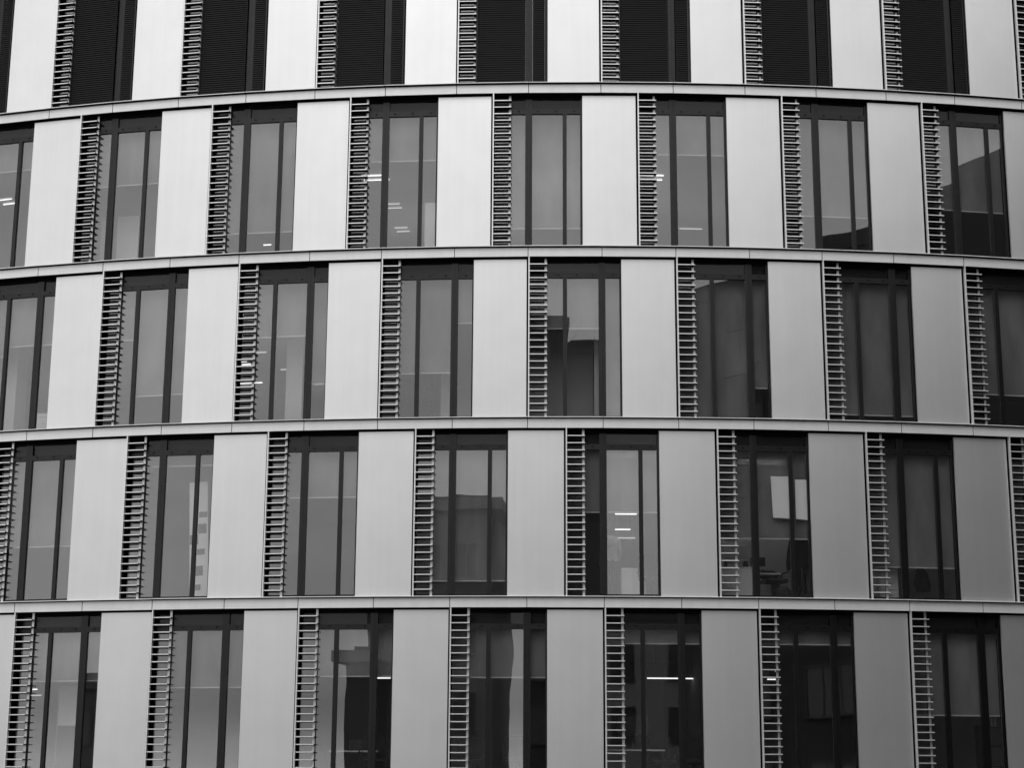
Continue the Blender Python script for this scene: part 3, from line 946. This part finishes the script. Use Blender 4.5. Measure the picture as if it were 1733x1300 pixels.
# ------------------------------------------------------------------ the street opposite, mirrored in the glass
def block(name, poly, H, wall, label, cat='building', floors=None, wn=1.2, gap=2.6, cornice=.5, roof='flat', skip=()):
    """building from a plan polygon (counter-clockwise), windows with frame and sill on every wall"""
    cx = sum(p[0] for p in poly) / len(poly); cy_ = sum(p[1] for p in poly) / len(poly)
    base = Matrix.Translation((cx, cy_, 0))
    t = thing(name, label, cat, base)
    def prism(nm, off, z0, z1, m_):
        bm = bmesh.new()
        a, b = [], []
        for k, p in enumerate(poly):
            dx, dy = p[0] - cx, p[1] - cy_
            l = math.hypot(dx, dy)
            q = (dx * (1 + off / l), dy * (1 + off / l))
            a.append(bm.verts.new((q[0], q[1], z0))); b.append(bm.verts.new((q[0], q[1], z1)))
        n = len(poly)
        for k in range(n):
            bm.faces.new((a[k], a[(k + 1) % n], b[(k + 1) % n], b[k]))
        bm.faces.new(a[::-1]); bm.faces.new(b)
        return link(nm, done(bm, nm, m_), base, t)
    prism('wall', 0, 0, H - .6, wall)
    prism('cornice', cornice, H - .6, H, M['trim'] if cornice > .3 else wall)
    prism('roof', -.4, H, H + .25, M['slate'])
    floors = floors or int((H - 1) / 3.3)
    n = len(poly)
    fm = {}
    for k in range(n):
        if k in skip:
            continue
        p, q = Vector(poly[k]), Vector(poly[(k + 1) % n])
        e = q - p
        ln = e.length
        nw = int((ln - .8) / gap)
        if nw < 1:
            continue
        th = math.atan2(e.y, e.x)
        for f_ in range(floors):
            z = 1.0 + f_ * (H - 1.4) / floors
            hh = min(1.9, (H - 1.4) / floors - 1.1)
            for i in range(nw):
                c = p + e * ((i + .5) / nw)
                mx = Matrix.Rotation(th, 4, 'Z'); mx.translation = (c.x, c.y, z)
                kk = round(hh, 3)
                if kk not in fm:
                    bm = bmesh.new()
                    w_ = wn / 2
                    for b in ((-w_ - .1, -w_, -.06, .1, 0, hh), (w_, w_ + .1, -.06, .1, 0, hh), (-w_ - .1, w_ + .1, -.07, .1, hh, hh + .12), (-w_ - .15, w_ + .15, -.14, .1, -.1, 0), (-.03, .03, -.03, .1, 0, hh)):
                        bm_box(bm, *b)
                    me1 = done(bm, 'window', M['trim'] if wall is M['stone'] else M['darktrim'])
                    bm = bmesh.new(); bm_box(bm, -w_, w_, -.012, .02, 0.002, hh - .002)
                    fm[kk] = (me1, done(bm, 'glazing', M['oglass']))
                wv = link('window', fm[kk][0], mx, t)
                link('glazing', fm[kk][1], mx, wv)
    return t
block('stone_house', [(-21.7, -25), (-21.7, -37), (-6.9, -37), (-6.9, -25)], 17.4, M['stone'],
      'tall stone house with heavy cornice across the street, mirrored in the fourth row', skip=(0, 1, 2), cornice=.7)
block('annex_house', [(-21.6, -21.0), (-21.6, -24.8), (-16.5, -24.8), (-16.5, -21.0)], 9.0, M['render'],
      'low annex with projecting cornice beside the stone house, mirrored in the lowest row', skip=(0, 1, 2), cornice=.8)
block('stair_tower', [(-2.3, -25), (-2.3, -33), (1.0, -33), (1.0, -25)], 27.6, M['concrete'],
      'slim concrete tower across the street, mirrored in the middle row below bare twigs', skip=(0, 1, 2), cornice=.15, gap=1.6)
block('long_office_block', [(9.8, -10), (12.3, -6.1), (16.6, -1.0), (20.6, 4.6), (22.9, 9.8), (24.2, 14.9), (24.8, 17.6), (38, 17.6), (38, -10)][::-1], 24.0, M['concrete'],
      'long dark office block along the street, mirrored in the dark windows', skip=(0, 1, 7), cornice=.12, gap=2.9, wn=1.5)
block('office_tower', [(24.9, 17.9), (38, 17.9), (38, 44), (26.6, 44), (25.8, 30)], 29.0, M['concrete'],
      'tall dark office tower beside the curved front, mirrored at the far right', skip=(0, 1, 2), cornice=.12, gap=2.9, wn=1.5)
block('corner_house', [(-49, -14), (-49, -22), (-43.5, -22), (-43.5, -14)], 7.6, M['render'],
      'small dark house far down the street, mirrored in the first lowest window', skip=(0, 1, 2), cornice=.3)

def bare_tree(x, y, h, label, seed, spread=.5):
    rg = random.Random(seed)
    base = Matrix.Translation((x, y, .12))
    t = thing('bare_tree', label, 'tree', base, 'bare street trees')
    bt, bc = bmesh.new(), bmesh.new()
    pts = [Vector((0, 0, -.1))]
    for k in range(1, 7):
        pts.append(pts[-1] + Vector((rg.uniform(-.15, .15), rg.uniform(-.15, .15), h * .5 / 6)))
    bm_tube(bt, pts, [.32 - .03 * k for k in range(7)], 9)
    def grow(p, d, ln, rad, lev):
        q = [p]
        for k in range(3):
            d = (d + Vector((rg.uniform(-.22, .22), rg.uniform(-.22, .22), rg.uniform(-.05, .2)))).normalized()
            q.append(q[-1] + d * ln / 3)
        bm_tube(bc, q, [rad, rad * .8, rad * .65, rad * .45], 5 if lev < 2 else 3, cap=False)
        if lev < 4:
            for k in range(4 if lev < 3 else 3):
                s = q[rg.choice((1, 2, 3))]
                dd = (d + Vector((rg.uniform(-1, 1), rg.uniform(-1, 1), rg.uniform(-.2, .7))) * spread * 1.5).normalized()
                grow(s, dd, ln * rg.uniform(.55, .75), rad * .5, lev + 1)
    for k in range(6):
        a = k * 1.05 + rg.uniform(-.3, .3)
        grow(pts[3 + k % 4], Vector((math.cos(a) * spread, math.sin(a) * spread, 1)).normalized(), h * .25, .12, 0)
    link('trunk', done(bt, 'trunk', M['bark'], smooth=True), base, t)
    link('crown', done(bc, 'crown', M['bark'], smooth=True), base, t)
block('rear_house', [(3.6, -36), (3.6, -44), (14, -44), (14, -36)], 12.5, M['pale'],
      'low pale house closing the gap between the slim tower and the long office block', skip=(0, 1, 2), cornice=.3)
block('tower_wing', [(1.05, -25.3), (1.05, -33), (3.0, -33), (3.0, -25.3)], 26.2, M['concrete'],
      'narrow dark wing right of the slim tower, bare twigs above its roof', skip=(0, 1, 2), cornice=.12, gap=1.4, wn=.8)
bare_tree(0.9, -37.5, 31.8, 'tall bare tree behind the slim tower, its twigs mirrored in the middle row', 9, .2)
